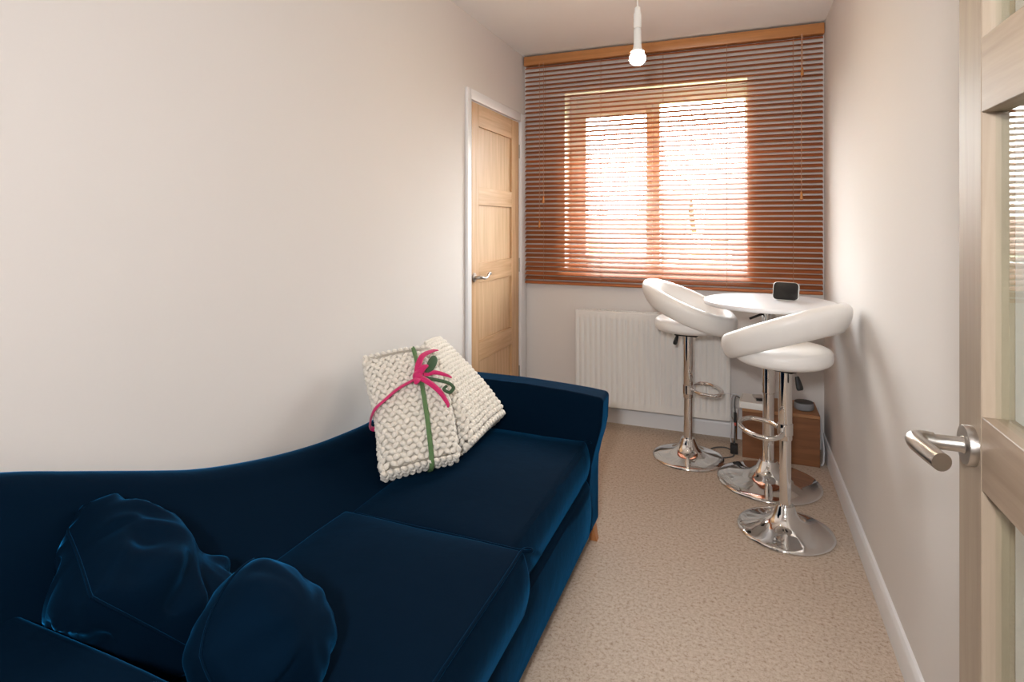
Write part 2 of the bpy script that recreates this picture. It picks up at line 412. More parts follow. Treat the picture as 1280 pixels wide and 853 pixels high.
for x, z in ((.322, 2.124), (.318, 1.427), (-1.206, 1.429), (-1.234, 1.270)):
    c = finish(add_tube(BM(), [Vector((x, -.034, 2.335)), Vector((x, -.034, z + .02))], .0018, 6), 'pull_cord', 'cord', bl)
    finish(add_lathe(BM(), [(.003, .022), (.0055, .018), (.008, -.012), (.009, -.02), (.004, -.024)], 12, (x, -.034, z)), 'tassel', 'tassel', c)

# ------------------------------------------------------------------ bulb on its cord
pb = thing('pendant_bulb', 'lit bare bulb hanging on a white cord in front of the blind', 'light', (-.368, 2.224, H))
finish(add_lathe(BM(), [(.045, 0), (.045, -.012), (.030, -.022), (.006, -.025)], 28), 'ceiling_rose', 'white_plastic', pb)
zb = 1.905 - H
finish(add_tube(BM(), [Vector((0, 0, -.02)), Vector((0, 0, zb + .19))], .0030, 8), 'cord', 'white_plastic', pb)
hd = finish(add_lathe(BM(), [(.004, .200), (.011, .196), (.012, .178), (.0155, .172), (.0155, .120), (.013, .118)], 20, (0, 0, zb)), 'lamp_holder', 'white_plastic', pb)
finish(add_lathe(BM(), [(.0105, .120), (.0135, .110), (.0145, .060), (.0165, .040), (.0255, .0262)], 24, (0, 0, zb)), 'bulb_collar', 'white_plastic', pb)
bm = BM(); prof = []
for k in range(13):
    a = -PI / 2 + k * (PI * .80) / 12; prof.append((max(.0312 * math.cos(a), .0008), .0005 + .027 * math.sin(a)))
prof.append((.0245, .0262)) if prof[-1][0] < .0245 else None
finish(add_lathe(bm, prof, 28, (0, 0, zb)), 'bulb', 'bulb', pb)

# ------------------------------------------------------------------ radiator
ra = thing('radiator', 'white ribbed panel radiator on the wall below the window', 'radiator', (-.517, YB, 0))
rw, rz0, rz1, rd = .926, .118, .722, .098
bm = BM(); NF = 27; fr = []; seg = rw / NF
outer = [Vector((-rw / 2, -rd + .012, 0))]
pts = [(-rw / 2 + .004, -rd)]
for k in range(NF):
    x0 = -rw / 2 + .006 + k * (rw - .012) / NF; w_ = (rw - .012) / NF
    pts += [(x0 + w_ * .30, -rd), (x0 + w_ * .40, -rd + .0075), (x0 + w_ * .60, -rd + .0075), (x0 + w_ * .70, -rd)]
pts.append((rw / 2 - .004, -rd))
def rline(z, k):
    return [Vector((x, -rd + (y + rd) * k, z)) for x, y in pts]
add_rings(bm, [[Vector((x, y + .012, rz0)) for x, y in [(p[0], -rd) for p in pts]], rline(rz0 + .006, 0), rline(rz0 + .04, 0), rline(rz0 + .055, 1), rline(rz1 - .055, 1), rline(rz1 - .04, 0), rline(rz1 - .006, 0), [Vector((p[0], -rd + .012, rz1)) for p in pts]], False, False)
finish(bm, 'front_panel', 'rad', ra, ang=60)
finish(add_box(BM(), -rw / 2 + .01, rw / 2 - .01, -.045, -.033, rz0, rz1, .004), 'rear_panel', 'rad', ra)
for sx_ in (-1, 1):
    x = sx_ * (rw / 2 - .002); finish(add_box(BM(), x - .003, x + .003, -rd + .004, -.03, rz0 + .01, rz1 - .002, .002, 1), 'side_cover', 'rad', ra)
bm = BM()
add_box(bm, -rw / 2, rw / 2, -rd + .006, -rd + .012, rz1 - .012, rz1 + .001); add_box(bm, -rw / 2, rw / 2, -.036, -.030, rz1 - .012, rz1 + .001)
for k in range(46):
    x = -rw / 2 + .01 + k * (rw - .02) / 45; add_box(bm, x - .003, x + .003, -rd + .012, -.036, rz1 - .006, rz1 - .001)
finish(bm, 'top_grille', 'rad', ra, smooth=False)
for x in (-.33, .33): finish(add_box(BM(), x - .015, x + .015, -.033, -.0015, .25, .62), 'wall_bracket', 'rad', ra, smooth=False)
bm = BM(); add_lathe(bm, [(.009, 0), (.009, .13)], 12, (rw / 2 + .028, -.06, 0)); add_tube(bm, [Vector((rw / 2 + .028, -.06, .125)), Vector((rw / 2 - .01, -.06, .145))], .009, 10)
finish(bm, 'pipe', 'chrome', ra)
finish(add_lathe(BM(), [(.013, .125), (.016, .13), (.016, .185), (.012, .195)], 16, (rw / 2 + .028, -.06, 0)), 'valve', 'white_plastic', ra)

# ------------------------------------------------------------------ bar stools
def make_stool(name, label, loc, ang, foot_z, foot_ang, group):
    t = thing(name, label, 'bar stool', loc, ang, group)
    finish(add_lathe(BM(), [(.180, 0), (.1860, .004), (.1850, .010), (.178, .0135), (.150, .0195), (.110, .029), (.078, .042), (.056, .060), (.044, .082), (.037, .103), (.033, .110)], 64), 'base', 'chrome', t, ang=60)
    finish(add_lathe(BM(), [(.0225, .108), (.0225, foot_z - .02)], 32), 'column', 'chrome', t)
    finish(add_lathe(BM(), [(.0245, foot_z - .045), (.0265, foot_z - .042), (.0265, .660), (.0265, .670)], 32), 'sleeve', 'chrome', t)
    fr_ = finish(add_lathe(BM(), [(.0275, -.024), (.0295, -.022), (.0295, .022), (.0275, .024)], 28, (0, 0, foot_z)), 'footrest', 'chrome', t, rot=(0, 0, foot_ang - ang))
    L = [Vector((.020, -.014, foot_z))] + smooth_path([(.020, -.022, foot_z), (.045, -.085, foot_z), (.095, -.122, foot_z), (.140, -.100, foot_z), (.168, -.045, foot_z), (.172, 0, foot_z), (.168, .045, foot_z), (.140, .100, foot_z), (.095, .122, foot_z), (.045, .085, foot_z), (.020, .022, foot_z)], 48)
    finish(add_tube(BM(), L, .0095, 12), 'foot_ring', 'chrome', fr_)
    # seat plate, lever, cushion, wrap-round backrest
    finish(add_box(BM(), -.06, .06, -.06, .06, .666, .692, .006), 'seat_plate', 'black', t)
    lv = finish(add_tube(BM(), smooth_path([(-.03, .018, .671), (-.050, .022, .671), (-.058, .024, .662), (-.064, .025, .650)], 12), .0035, 8), 'lever', 'steel', t)
    finish(add_tube(BM(), smooth_path([(-.062, .025, .655), (-.068, .026, .636), (-.078, .028, .603)], 10), lambda q: .008 + .010 * q - .006 * max(0, q - .85) / .15, 14, flat=.7), 'lever_paddle', 'black', lv)
    bm = add_superell(BM(), (.010, 0, .730), .184, .188, .048, .62, .95, 48, 20)
    for v in bm.verts:
        if v.co.z > .730: v.co.z -= .016 * math.exp(-((v.co.x - .02) ** 2 + v.co.y ** 2) / .015)
    finish(bm, 'seat', 'leatherette', t, ang=80)
    rings = []; NT, NP = 72, 26
    for i in range(NT):
        th = 2 * PI * i / NT                       # 0 = back
        q = (1 + math.cos(th)) / 2                # 1 back .. 0 front
        cz = .734 + .166 * q ** 1.05; ha = .052 + .012 * q; tk = .034
        R = .196 + .010 * q; lean = math.radians(12 + 8 * q)
        ring = []
        for k in range(NP):
            u = 2 * PI * k / NP
            a = sgn(math.sin(u), .8) * ha; w_ = sgn(math.cos(u), .8) * tk
            r_ = R + w_ * math.cos(lean) + a * math.sin(lean); z = cz + a * math.cos(lean) - w_ * math.sin(lean)
            ring.append(Vector((-r_ * math.cos(th) * 1.03 + .012, r_ * math.sin(th), z)))
        rings.append(ring)
    bm = BM(); vr = [[bm.verts.new(p) for p in r] for r in rings]
    for i in range(NT):
        a, b_ = vr[i], vr[(i + 1) % NT]
        for k in range(NP):
            j = (k + 1) % NP; bm.faces.new((a[k], a[j], b_[j], b_[k]))
    finish(bm, 'backrest', 'leatherette', t, ang=80)
    return t
make_stool('bar_stool', 'white wrap-back bar stool in front of the radiator', (-.264, 3.236, 0), math.radians(-8), .372, math.radians(18), 'white bar stools at the round table')
make_stool('bar_stool', 'white wrap-back bar stool against the right wall, nearest the viewer', (.172, 2.610, 0), math.radians(147), .422, math.radians(196), 'white bar stools at the round table')

# ------------------------------------------------------------------ bar table
TX, TY = .128, 3.070
t = thing('bar_table', 'round white bar table on a chrome pedestal in the window corner', 'table', (TX, TY, 0))
finish(add_lathe(BM(), [(.232, 0), (.2385, .004), (.2375, .010), (.229, .014), (.190, .021), (.130, .033), (.085, .050), (.058, .075), (.046, .100), (.040, .112)], 72), 'base', 'chrome', t, ang=60)
finish(add_lathe(BM(), [(.0265, .110), (.0265, .46)], 32), 'column', 'chrome', t)
finish(add_lathe(BM(), [(.0285, .44), (.031, .443), (.031, .868)], 32), 'sleeve', 'chrome', t)
finish(add_lathe(BM(), [(.031, .838), (.075, .862), (.085, .868)], 32), 'top_mount', 'chrome', t)
finish(add_tube(BM(), [Vector((-.02, -.01, .83)), Vector((-.085, -.045, .806))], .006, 8), 'lever', 'black', t)
finish(add_lathe(BM(), [(.290, .868), (.2985, .872), (.301, .881), (.299, .890), (.293, .893)], 96), 'tabletop', 'table_white', t, ang=50)

# smart clock on the table
c = thing('smart_clock', 'small black-screened smart clock on the white bar table', 'clock', (.205, 3.085, .8932), math.radians(-17))
bm = BM()
def rrect(w_, h_, r_, n_=6):
    out = []
    for (cx, cz, a0) in ((w_ / 2 - r_, h_ / 2 - r_, 0), (-w_ / 2 + r_, h_ / 2 - r_, PI / 2), (-w_ / 2 + r_, -h_ / 2 + r_, PI), (w_ / 2 - r_, -h_ / 2 + r_, 1.5 * PI)):
        for k in range(n_ + 1):
            a = a0 + PI / 2 * k / n_; out.append((cx + r_ * math.cos(a), cz + r_ * math.sin(a)))
    return out
rt = Matrix.Rotation(math.radians(-14), 3, 'X')
def ring_at(w_, h_, r_, y, dz=0): return [rt @ Vector((x, y, z)) + Vector((0, 0, .0475 + dz)) for x, z in rrect(w_, h_, r_)]
add_rings(bm, [ring_at(.112, .084, .018, .0), ring_at(.118, .090, .020, .004), ring_at(.116, .088, .020, .016), ring_at(.090, .060, .018, .050, -.006), ring_at(.070, .045, .016, .060, -.008)])
mn = min(v.co.z for v in bm.verts)
for v in bm.verts: v.co.z -= mn
body = finish(bm, 'clock_body', 'white_plastic', c, ang=50)
bm = BM(); add_rings(bm, [ring_at(.113, .085, .018, -.0005), ring_at(.110, .082, .017, -.003), ring_at(.106, .078, .016, -.0035)])
for v in bm.verts: v.co.z -= mn
finish(bm, 'screen', 'screen', c, ang=50)

# ------------------------------------------------------------------ wooden block with its gadgets and cables
bx0, bx1, by0, by1, bh = .010, .385, 3.352, 3.612, .268
bo = thing('wooden_box', 'brown wooden box on the carpet in the corner under the bar table', 'box', ((bx0 + bx1) / 2, (by0 + by1) / 2, 0))
hw, hd_ = (bx1 - bx0) / 2, (by1 - by0) / 2
finish(add_box(BM(), -hw, hw, -hd_, -hd_ + .018, 0, bh - .018, .0015, 1), 'front_board', 'block', bo)
finish(add_box(BM(), -hw, hw, hd_ - .018, hd_, 0, bh - .018, .0015, 1), 'back_board', 'block', bo)
for s_ in (-1, 1):
    a, b_ = sorted((s_ * hw, s_ * (hw - .018))); finish(add_box(BM(), a, b_, -hd_ + .018, hd_ - .018, 0, bh - .018, .0015, 1), 'side_board', 'block', bo)
finish(add_box(BM(), -hw - .001, hw + .001, -hd_ - .001, hd_, bh - .018, bh, .002, 1), 'top_board', 'block_end', bo)
ro = thing('router', 'flat white router on the left of the wooden box', 'router', (.075, 3.425, bh), math.radians(-6))
bm = BM()
add_rings(bm, [[Vector((x, y, z)) for x, y in rrect(.150, .165, .012)] for z in (.0, .004, .030)] + [[Vector((x * .97, y * .97, .034)) for x, y in rrect(.150, .165, .012)]])
for v in bm.verts: v.co.z += .004 if v.co.z > .02 and v.co.y > 0 else 0
finish(bm, 'router_case', 'white_plastic', ro, ang=40)
bm = BM()
for k in range(8): add_box(bm, -.069, -.066, -.06 + k * .016, -.050 + k * .016, .0365, .0385)
finish(bm, 'vent_slots', 'pale_grey', ro, smooth=False)
re_ = thing('remote', 'slim pale remote with a dark end on the white router', 'remote', (.098, 3.418, bh + .0385), math.radians(10))
finish(add_box(BM(), -.026, .026, -.040, .062, 0, .010, .003), 'remote_body', 'pale_grey', re_)
finish(add_box(BM(), -.025, .025, -.0405, -.012, .0008, .0108, .002), 'dark_end', 'screen', re_)
sp = thing('smart_speaker', 'round grey fabric puck speaker on the right of the wooden box', 'speaker', (.318, 3.452, bh))
finish(add_lathe(BM(), [(.040, 0), (.047, .004), (.0495, .012), (.0495, .030), (.047, .038)], 36), 'speaker_body', 'grey_fabric', sp)
finish(add_lathe(BM(), [(.0468, .0375), (.0455, .0415), (.041, .043), (.002, .043)], 36), 'speaker_top', 'dark_grey', sp)
def cable(name, label, pts, r_, m):
    return tag(finish(add_tube(BM(), smooth_path(pts, len(pts) * 9), r_, 7), name, m), label, 'cable')
cable('power_cable', 'dark grey cable dropping down the left side of the wooden box', [(-.004, 3.46, .290), (-.022, 3.45, .300), (-.030, 3.42, .270), (-.026, 3.40, .20), (-.030, 3.39, .12), (-.032, 3.385, .055)], .0032, 'grey_cable')
cable('network_cable', 'pale cable hanging from the router beside the dark cable', [(-.006, 3.49, .292), (-.040, 3.49, .296), (-.052, 3.47, .24), (-.048, 3.46, .14), (-.050, 3.45, .06), (-.04, 3.44, .004)], .0028, 'white_cable')
cable('floor_cable', 'dark cable looped on the carpet beside the left bar stool', [(-.032, 3.375, .004), (-.040, 3.33, .004), (-.085, 3.295, .004), (-.140, 3.315, .004), (-.165, 3.37, .004), (-.130, 3.43, .004), (-.080, 3.45, .004), (-.055, 3.43, .004)], .0036, 'grey_cable')
cable('white_cable', 'white cable looping down the right side of the wooden box', [(.392, 3.52, .265), (.400, 3.50, .20), (.408, 3.45, .13), (.409, 3.41, .07), (.403, 3.38, .02), (.392, 3.37, .006)], .0050, 'white_cable')
cable('thin_cable', 'thin pale cable draped from the radiator valve to the router', [(-.005, 3.47, .300), (-.05, 3.47, .305), (-.10, 3.49, .300), (-.13, 3.51, .31), (-.155, 3.52, .335)], .0016, 'white_cable')
pa = thing('power_adapter', 'small black plug adapter on the carpet left of the wooden box', 'adapter', (-.032, 3.395, 0))
finish(add_box(BM(), -.020, .020, -.022, .022, 0, .050, .005), 'adapter_case', 'black', pa)
finish(add_box(BM(), -.006, .006, -.006, .006, .049, .066, .002), 'cable_grip', 'black', pa)
ic = thing('inline_connector', 'black inline connector with a red tip on the dark cable', 'connector', (-.027, 3.396, .17))
finish(add_box(BM(), -.008, .008, -.008, .008, 0, .055, .003), 'connector_case', 'black', ic)
finish(add_box(BM(), -.0055, .0055, -.0055, .0055, -.018, .002, .002), 'red_tip', 'red', ic)
yt = finish(add_box(BM(), -.018, .018, -.006, .006, 0, .010, .002), 'cable_tag', 'yellow', loc=(-.125, 3.312, .0005), rot=(0, 0, .3)); tag(yt, 'small yellow tag on the looped floor cable', 'tag')

# ------------------------------------------------------------------ sofa
SF = thing('sofa', 'dark blue velvet sofa with a sloping back along the left wall', 'sofa', (-.92, 1.36, 0))
OFF = Vector((-.92, 1.36, 0))
def sofa_part(bm, name, m, parent=SF, ang=60):
    bmesh.ops.translate(bm, verts=list(bm.verts), vec=-OFF)
    return finish(bm, name, m, parent, ang=ang)
ridge = [(.36, .890), (.62, .813), (.755, .762), (.928, .694), (1.034, .655), (1.156, .621), (1.30, .589), (1.472, .561), (1.634, .545), (1.80, .537), (2.0, .55), (2.32, .58)]
rs = smooth_path([(0, a, b_) for a, b_ in ridge], 60)
rings = []
for p in rs:
    y, zr = p.y, p.z
    pr = [(-1.00, .16), (-.985, .30), (-.99, .42)]
    for k in range(1, 7):
        f_ = k / 7; pr.append((-1.0 - .185 * f_ ** .85 - .04 * (1 - sstep(.6, 1.05, y)) * f_ ** .4 * (1 - f_), .42 + (zr - .045 - .42) * f_))
    xr, rr = -1.250, .045
    for k in range(9):
        a = PI * .05 + PI * .9 * k / 8; pr.append((xr + .062 * math.cos(a), zr - rr + rr * math.sin(a)))
    pr += [(-1.328, zr - .12), (-1.335, .40), (-1.335, .14)]
    rings.append([Vector((x, y, z)) for x, z in pr])
bm = BM(); add_rings(bm, rings); sofa_part(bm, 'backrest', 'velvet')
def arm(y0, y1, z1, x_front, x_low, flare=0):
    bm = grid_box(BM(), -1.30, x_front, y0, y1, .062, z1, 9, .05, 6)
    for v in bm.verts:
        k = sstep(-.85, -.60, v.co.x) * (1 - sstep(.30, .50, v.co.z)); v.co.x += k * (x_low - x_front)
        v.co.z -= (.010 * sstep(-.9, -.6, v.co.x) + .012 * max(0, (v.co.x + .62) / .12)) * sstep(.4, .6, v.co.z)
        if flare and v.co.z > .36: v.co.y += flare * (v.co.z - .36) ** 1.5 * (1.0 - .6 * max(0, min(1, (v.co.y - y0) / (y1 - y0))))
    return bm
sofa_part(arm(2.135, 2.305, .602, -.500, -.537, .80), 'arm', 'velvet')
sofa_part(arm(.395, .590, .612, -.497, -.537), 'arm', 'velvet')
bm = grid_box(BM(), -1.02, -.522, .585, 2.14, .060, .300, 7, .035, 5)
for v in bm.verts:
    if v.co.x > -.6: v.co.x += .012 * math.sin(PI * (v.co.z - .06) / .24) - .012
sofa_part(bm, 'base', 'velvet')
def seat_cushion(y0, y1, x1, z1, seed, bev):
    bm = grid_box(BM(), -1.045, x1, y0, y1, .285, z1, 11, bev, 4)
    cx, cy = (x1 - 1.045) / 2, (y0 + y1) / 2
    for v in bm.verts:
        u = (v.co.x - cx) / ((x1 + 1.045) / 2); w_ = (v.co.y - cy) / ((y1 - y0) / 2)
        if v.co.z > .40:
            v.co.z += .020 * max(0, 1 - u * u) * max(0, 1 - w_ * w_) + .006 * noise.noise(Vector((v.co.x * 5, v.co.y * 5, seed)))
        mid = math.sin(PI * max(0, min(1, (v.co.z - .285) / (z1 - .285))))
        if u > .7: v.co.x += .016 * mid
        if abs(w_) > .8: v.co.y += math.copysign(.007 * mid, w_)
    c_ = sofa_part(bm, 'seat_cushion', 'velvet')
    bm = BM(); zt = z1 - bev * .22; xt = x1 - bev * .22
    P = [(xt - .5, y0 + .006, zt), (xt - .02, y0 + .005, zt), (xt - .003, y0 + .018, zt), (xt, (y0 + y1) / 2, zt + .002), (xt - .003, y1 - .018, zt), (xt - .02, y1 - .005, zt), (xt - .5, y1 - .006, zt)]
    add_tube(bm, smooth_path(P, 60), .0042, 8)
    sofa_part(bm, 'piping', 'velvet', c_)
    bm = BM(); P = [(xt - .004, y1 - .010, zt), (xt + .012, y1 - .006, .40), (xt + .010, y1 - .006, .34), (xt - .004, y1 - .010, .292)]
    add_tube(bm, smooth_path(P, 20), .0042, 8); sofa_part(bm, 'piping', 'velvet', c_)
seat_cushion(.600, 1.335, -.500, .455, 1.3, .014)
seat_cushion(1.350, 2.128, -.545, .440, 7.7, .03)
for x, y, s_ in ((-.565, 2.245, 1), (-1.27, 2.245, 1), (-.565, .46, -1), (-1.27, .46, -1)):
    bm = BM(); dx = .02 if x > -.9 else -.015
    add_rings(bm, [[Vector((x + dx * (1 - z / .07) + w_ * px, y + s_ * .012 * (1 - z / .07) + w_ * py, z)) for px, py in ((1, 1), (-1, 1), (-1, -1), (1, -1))] for z, w_ in ((0, .014), (.02, .0165), (.07, .024))])
    sofa_part(bm, 'leg', 'leg_wood', ang=30)

# throw cushions: knife-edge pillows with soft creases
def pillow_bm(sx_, sy_, T, seed, wr=.012, n_=44, pw=.42, ear=.10, rnd=0.0):
    bm = BM(); sides = []
    for side in (1, -1):
        g = []
        for i in range(n_ + 1):
            row = []
            for j in range(n_ + 1):
                u = -1 + 2 * i / n_; v = -1 + 2 * j / n_
                u2 = math.sin(u * PI / 2) * .5 + u * .5; v2 = math.sin(v * PI / 2) * .5 + v * .5
                pull = 1 - ear * (1 - v2 * v2) * abs(u2) ** 3; pull2 = 1 - ear * (1 - u2 * u2) * abs(v2) ** 3
                x, y = u2 * sx_ / 2 * pull * (1 - rnd + rnd * math.sqrt(1 - v2 * v2 / 2)), v2 * sy_ / 2 * pull2 * (1 - rnd + rnd * math.sqrt(1 - u2 * u2 / 2))
                e_ = max(0, (1 - u2 * u2)) * max(0, (1 - v2 * v2))
                z = T / 2 * e_ ** pw
                amp = wr * min(1, e_ * 6) if e_ > 0 else 0
                an = math.atan2(v2, u2); rr = math.hypot(u2, v2)
                z += amp * (noise.noise(Vector((an * 2.6, rr * 1.2, seed + side))) * 1.1 * sstep(.2, 1, rr) + .8 * noise.noise(Vector((x * 9, y * 9, seed * 2 + side))))
                row.append((x, y, side * max(z, 0)))
            g.append(row)
        sides.append(g)
    V = {}
    def vert(s_, i, j):
        b_ = i in (0, n_) or j in (0, n_)
        k = (0 if b_ else s_, i, j)
        if k not in V: V[k] = bm.verts.new(sides[s_][i][j] if not b_ else (*sides[0][i][j][:2], 0))
        return V[k]
    for s_ in (0, 1):
        for i in range(n_):
            for j in range(n_): bm.faces.new((vert(s_, i, j), vert(s_, i + 1, j), vert(s_, i + 1, j + 1), vert(s_, i, j + 1)))
    return bm
def edge_loop(sx_, sy_, ear, n_=24, rnd=0.0):
    pts_ = []
    def pt(u2, v2): return Vector((u2 * sx_ / 2 * (1 - ear * (1 - v2 * v2) * abs(u2) ** 3) * (1 - rnd + rnd * math.sqrt(1 - v2 * v2 / 2)), v2 * sy_ / 2 * (1 - ear * (1 - u2 * u2) * abs(v2) ** 3) * (1 - rnd + rnd * math.sqrt(1 - u2 * u2 / 2)), 0))
    for k in range(n_): pts_.append(pt(-1 + 2 * k / n_, -1))
    for k in range(n_): pts_.append(pt(1, -1 + 2 * k / n_))
    for k in range(n_): pts_.append(pt(1 - 2 * k / n_, 1))
    for k in range(n_): pts_.append(pt(-1, 1 - 2 * k / n_))
    return pts_
def throw_pillow(label, loc, xa, za, size, T, seed, wr, rnd=0.0, ear=.10):
    """xa: in-plane axis, za: face normal"""
    za = Vector(za).normalized(); xa = Vector(xa); xa = (xa - za * xa.dot(za)).normalized(); ya = za.cross(xa)
    R = Matrix((xa, ya, za)).transposed().to_4x4()
    t = thing('throw_pillow', label, 'cushion', loc, 0, 'blue velvet cushions on the sofa'); t.rotation_euler = R.to_euler()
    finish(pillow_bm(size[0], size[1], T, seed, wr, rnd=rnd, ear=ear), 'pillow_cover', 'velvet', t, ang=70)
    finish(add_tube(BM(), edge_loop(size[0], size[1], ear, 24, rnd), .003, 6, closed=True), 'seam', 'velvet', t)
    return t
cushion_a = throw_pillow('crumpled dark blue velvet cushion leaning back at the near end of the sofa', (-1.045, .742, .574), (.24, .69, -.69), (.33, .68, .65), (.345, .33), .225, 3.1, .044, .22)
cushion_b = throw_pillow('plump dark blue velvet cushion standing in front of the crumpled one', (-.752, .748, .555), (-.25, .80, .25), (.76, .16, .46), (.225, .240), .20, 8.6, .016, .72, .02)

# ------------------------------------------------------------------ chunky knitted throws
def knit_bundle(name, label, BL, U, V, width, height, thick, seed, group, taper=.030, pinch=0.0):
    U = Vector(U).normalized(); V = Vector(V); V = (V - U * V.dot(U)).normalized(); N = U.cross(V)
    t = thing(name, label, 'blanket', BL, 0, group)
    R = Matrix((U, V, N)).transposed().to_4x4(); t.rotation_euler = R.to_euler()
    # local frame: x across, y up the slope, z out of the front face; front face at z=0, body behind
    def warp(p):
        x, y, z = p
        x = width - (width - x) * (1 - pinch * max(0, min(1, y / height)))
        k = noise.noise(Vector((x * 5, y * 5, seed))) * .010 - taper * abs(2 * y / height - 1) ** 3 * (1 if z > -thick / 2 else -1)
        return Vector((x + .006 * math.sin(y * 14 + seed), y + .006 * math.sin(x * 12 + seed), z + k - .05 * ((x / width - .5) ** 2) * thick * 4))
    hx, hz = width / 2, thick / 2
    bm = add_superell(BM(), (hx, height / 2, -hz), hx - .010, height / 2 - .010, hz - .008, .35, .35, 40, 14)
    for v in bm.verts: v.co = warp(v.co)
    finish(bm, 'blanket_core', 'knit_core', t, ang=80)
    # stitches
    bm = BM(); rng = random.Random(seed)
    r_ = thick * .36
    per = []                                        # rounded rectangle perimeter in x,z
    step = .0005
    base = rrect(width - .012, thick - .012, r_, 10)
    base.append(base[0]); cum = [0]
    for a, b_ in zip(base[:-1], base[1:]): cum.append(cum[-1] + math.hypot(b_[0] - a[0], b_[1] - a[1]))
    tot = cum[-1]
    def at(s_):
        s_ %= tot
        for k in range(len(base) - 1):
            if cum[k + 1] >= s_:
                f_ = (s_ - cum[k]) / max(1e-9, cum[k + 1] - cum[k]); a, b_ = base[k], base[k + 1]
                tx, tz = b_[0] - a[0], b_[1] - a[1]; L_ = math.hypot(tx, tz) or 1
                return a[0] + tx * f_, a[1] + tz * f_, tx / L_, tz / L_
    pitch_s, pitch_v = .0215, .0178
    ns = int(tot / pitch_s); nrow = int(height / pitch_v)
    def stitch(c, along, up, nrm, L_, w_):
        c = warp(c); B = Matrix((along, up, nrm)).transposed()
        rings = []
        for j in range(6):
            f_ = -1 + 2 * j / 5; rr = max(.12, (1 - abs(f_) ** 2.4)) * w_
            rings.append([c + B @ Vector((f_ * L_, rr * math.cos(2 * PI * q / 7), rr * .95 * math.sin(2 * PI * q / 7) + .003 * (1 - f_ * f_))) for q in range(7)])
        add_rings(bm, rings)
    for i in range(nrow):
        y = (i + .5) * height / nrow
        for k in range(ns):
            x, z, tx, tz = at((k + .5 * (i % 2)) * tot / ns)
            nrm = Vector((tz, 0, -tx)); al = Vector((tx, 0, tz)); up = Vector((0, 1, 0))
            a = math.radians(36 if (i + k) % 2 else -36) + rng.uniform(-.25, .25)
            al2 = al * math.cos(a) + up * math.sin(a); up2 = up * math.cos(a) - al * math.sin(a)
            endk = min(y, height - y); ins = .012 * max(0, 1 - endk / .02)
            c = Vector((hx + x, y, -hz + z)) - nrm * ins + Vector((rng.uniform(-.001, .001), rng.uniform(-.001, .001), 0))
            stitch(c, al2, up2, nrm, .0150, .0095 + rng.uniform(-.001, .001))
    for yy, sg in ((.004, -1), (height - .004, 1)):          # the two short ends
        nz_ = max(2, int(thick / pitch_v))
        for i in range(nz_):
            for k in range(int(width / pitch_s)):
                x = (k + .5 + .4 * (i % 2)) * pitch_s; z = -(i + .5) * thick / nz_
                if x > width - .012: continue
                stitch(Vector((x, yy, z)), Vector((math.cos(.5), 0, math.sin(.5) * (1 if i % 2 else -1))), Vector((0, 0, 1)), Vector((0, sg, 0)), .0150, .0095)
    o = finish(bm, 'knit_stitches', 'knit', t, ang=180); o['kind'] = 'stuff'
    return t, warp
W1, H1, T1 = .265, .455, .085
kb, wp = knit_bundle('knitted_throw', 'folded cream chunky-knit throw tied with green and pink ribbon', (-1.032, 1.502, .503), (.187, .175, 0.012), (-.275, .245, .315), W1, H1, T1, 5, 'cream knitted throws on the sofa')
def on(x, y, d=.013): return wp(Vector((x * W1, y * H1, 0))) + Vector((0, 0, d))
def strap(pts, w_, m, name, parent, thick=.3, d=.012):
    P = smooth_path([on(a, b_, d) for a, b_ in pts], 40)
    return finish(add_tube(BM(), P, w_, 10, flat=thick, up=(0, 0, 1)), name, m, parent)
g = finish(add_tube(BM(), smooth_path([on(.66, .5, -T1 - .008), on(.68, 1.0, -T1 - .002), on(.69, 1.025, -.04), on(.70, 1.0, .010), on(.665, .70, .014), on(.63, .5, .014), on(.62, .25, .014), on(.615, .0, .012), on(.61, -.028, -.03), on(.61, -.0, -T1 - .002), on(.63, .25, -T1 - .008)], 70), .0085, 10, flat=.3), 'green_ribbon', 'green', kb)
pk = finish(add_tube(BM(), smooth_path([on(.3, .42, -T1 - .012), on(-.02, .44, -T1 - .002), on(-.06, .455, -.045), on(-.01, .475, .008), on(.14, .53, .013), on(.33, .595, .015), on(.55, .64, .016), on(.64, .655, .018)], 60), lambda q: .0085 + .005 * q, 10, flat=.4), 'pink_ribbon', 'pink', kb)
kn = finish(add_superell(BM(), on(.615, .655, .024), .019, .022, .015, 1, 1, 16, 10), 'ribbon_knot', 'pink', pk)
for pts, w0 in (([(.62, .68, .026), (.66, .74, .040), (.76, .82, .046), (.93, .875, .040), (1.02, .89, .034)], .012), ([(.63, .64, .026), (.72, .57, .034), (.83, .48, .030), (.90, .38, .026), (.90, .345, .024)], .012), ([(.70, .66, .020), (.85, .67, .024), (1.0, .635, .022), (1.07, .61, .018)], .010), ([(.60, .63, .028), (.57, .60, .034), (.54, .575, .034)], .013), ([(.62, .66, .030), (.70, .70, .042), (.78, .715, .044)], .014)):
    P = smooth_path([on(a, b_, d) for a, b_, d in pts], 24)
    finish(add_tube(BM(), P, (lambda q, w0=w0: w0 * (1 - .75 * q ** 2.2)), 10, flat=.42), 'ribbon_tail', 'pink', kn)
bm = BM()
P = smooth_path([on(.74, .66, .022), on(.82, .72, .028), on(.90, .79, .030), on(.93, .835, .030)], 16); add_tube(bm, P, lambda q: .003 + .014 * math.sin(PI * min(1, q * .95 + .02)) ** .8, 10, flat=.3)
lf = finish(bm, 'felt_leaf', 'dark_green', kb)
P = smooth_path([on(.70, .635, .022), on(.84, .585, .030), on(.98, .545, .030), on(1.03, .50, .028), on(.96, .465, .026), on(.90, .50, .026), on(.95, .525, .026)], 36)
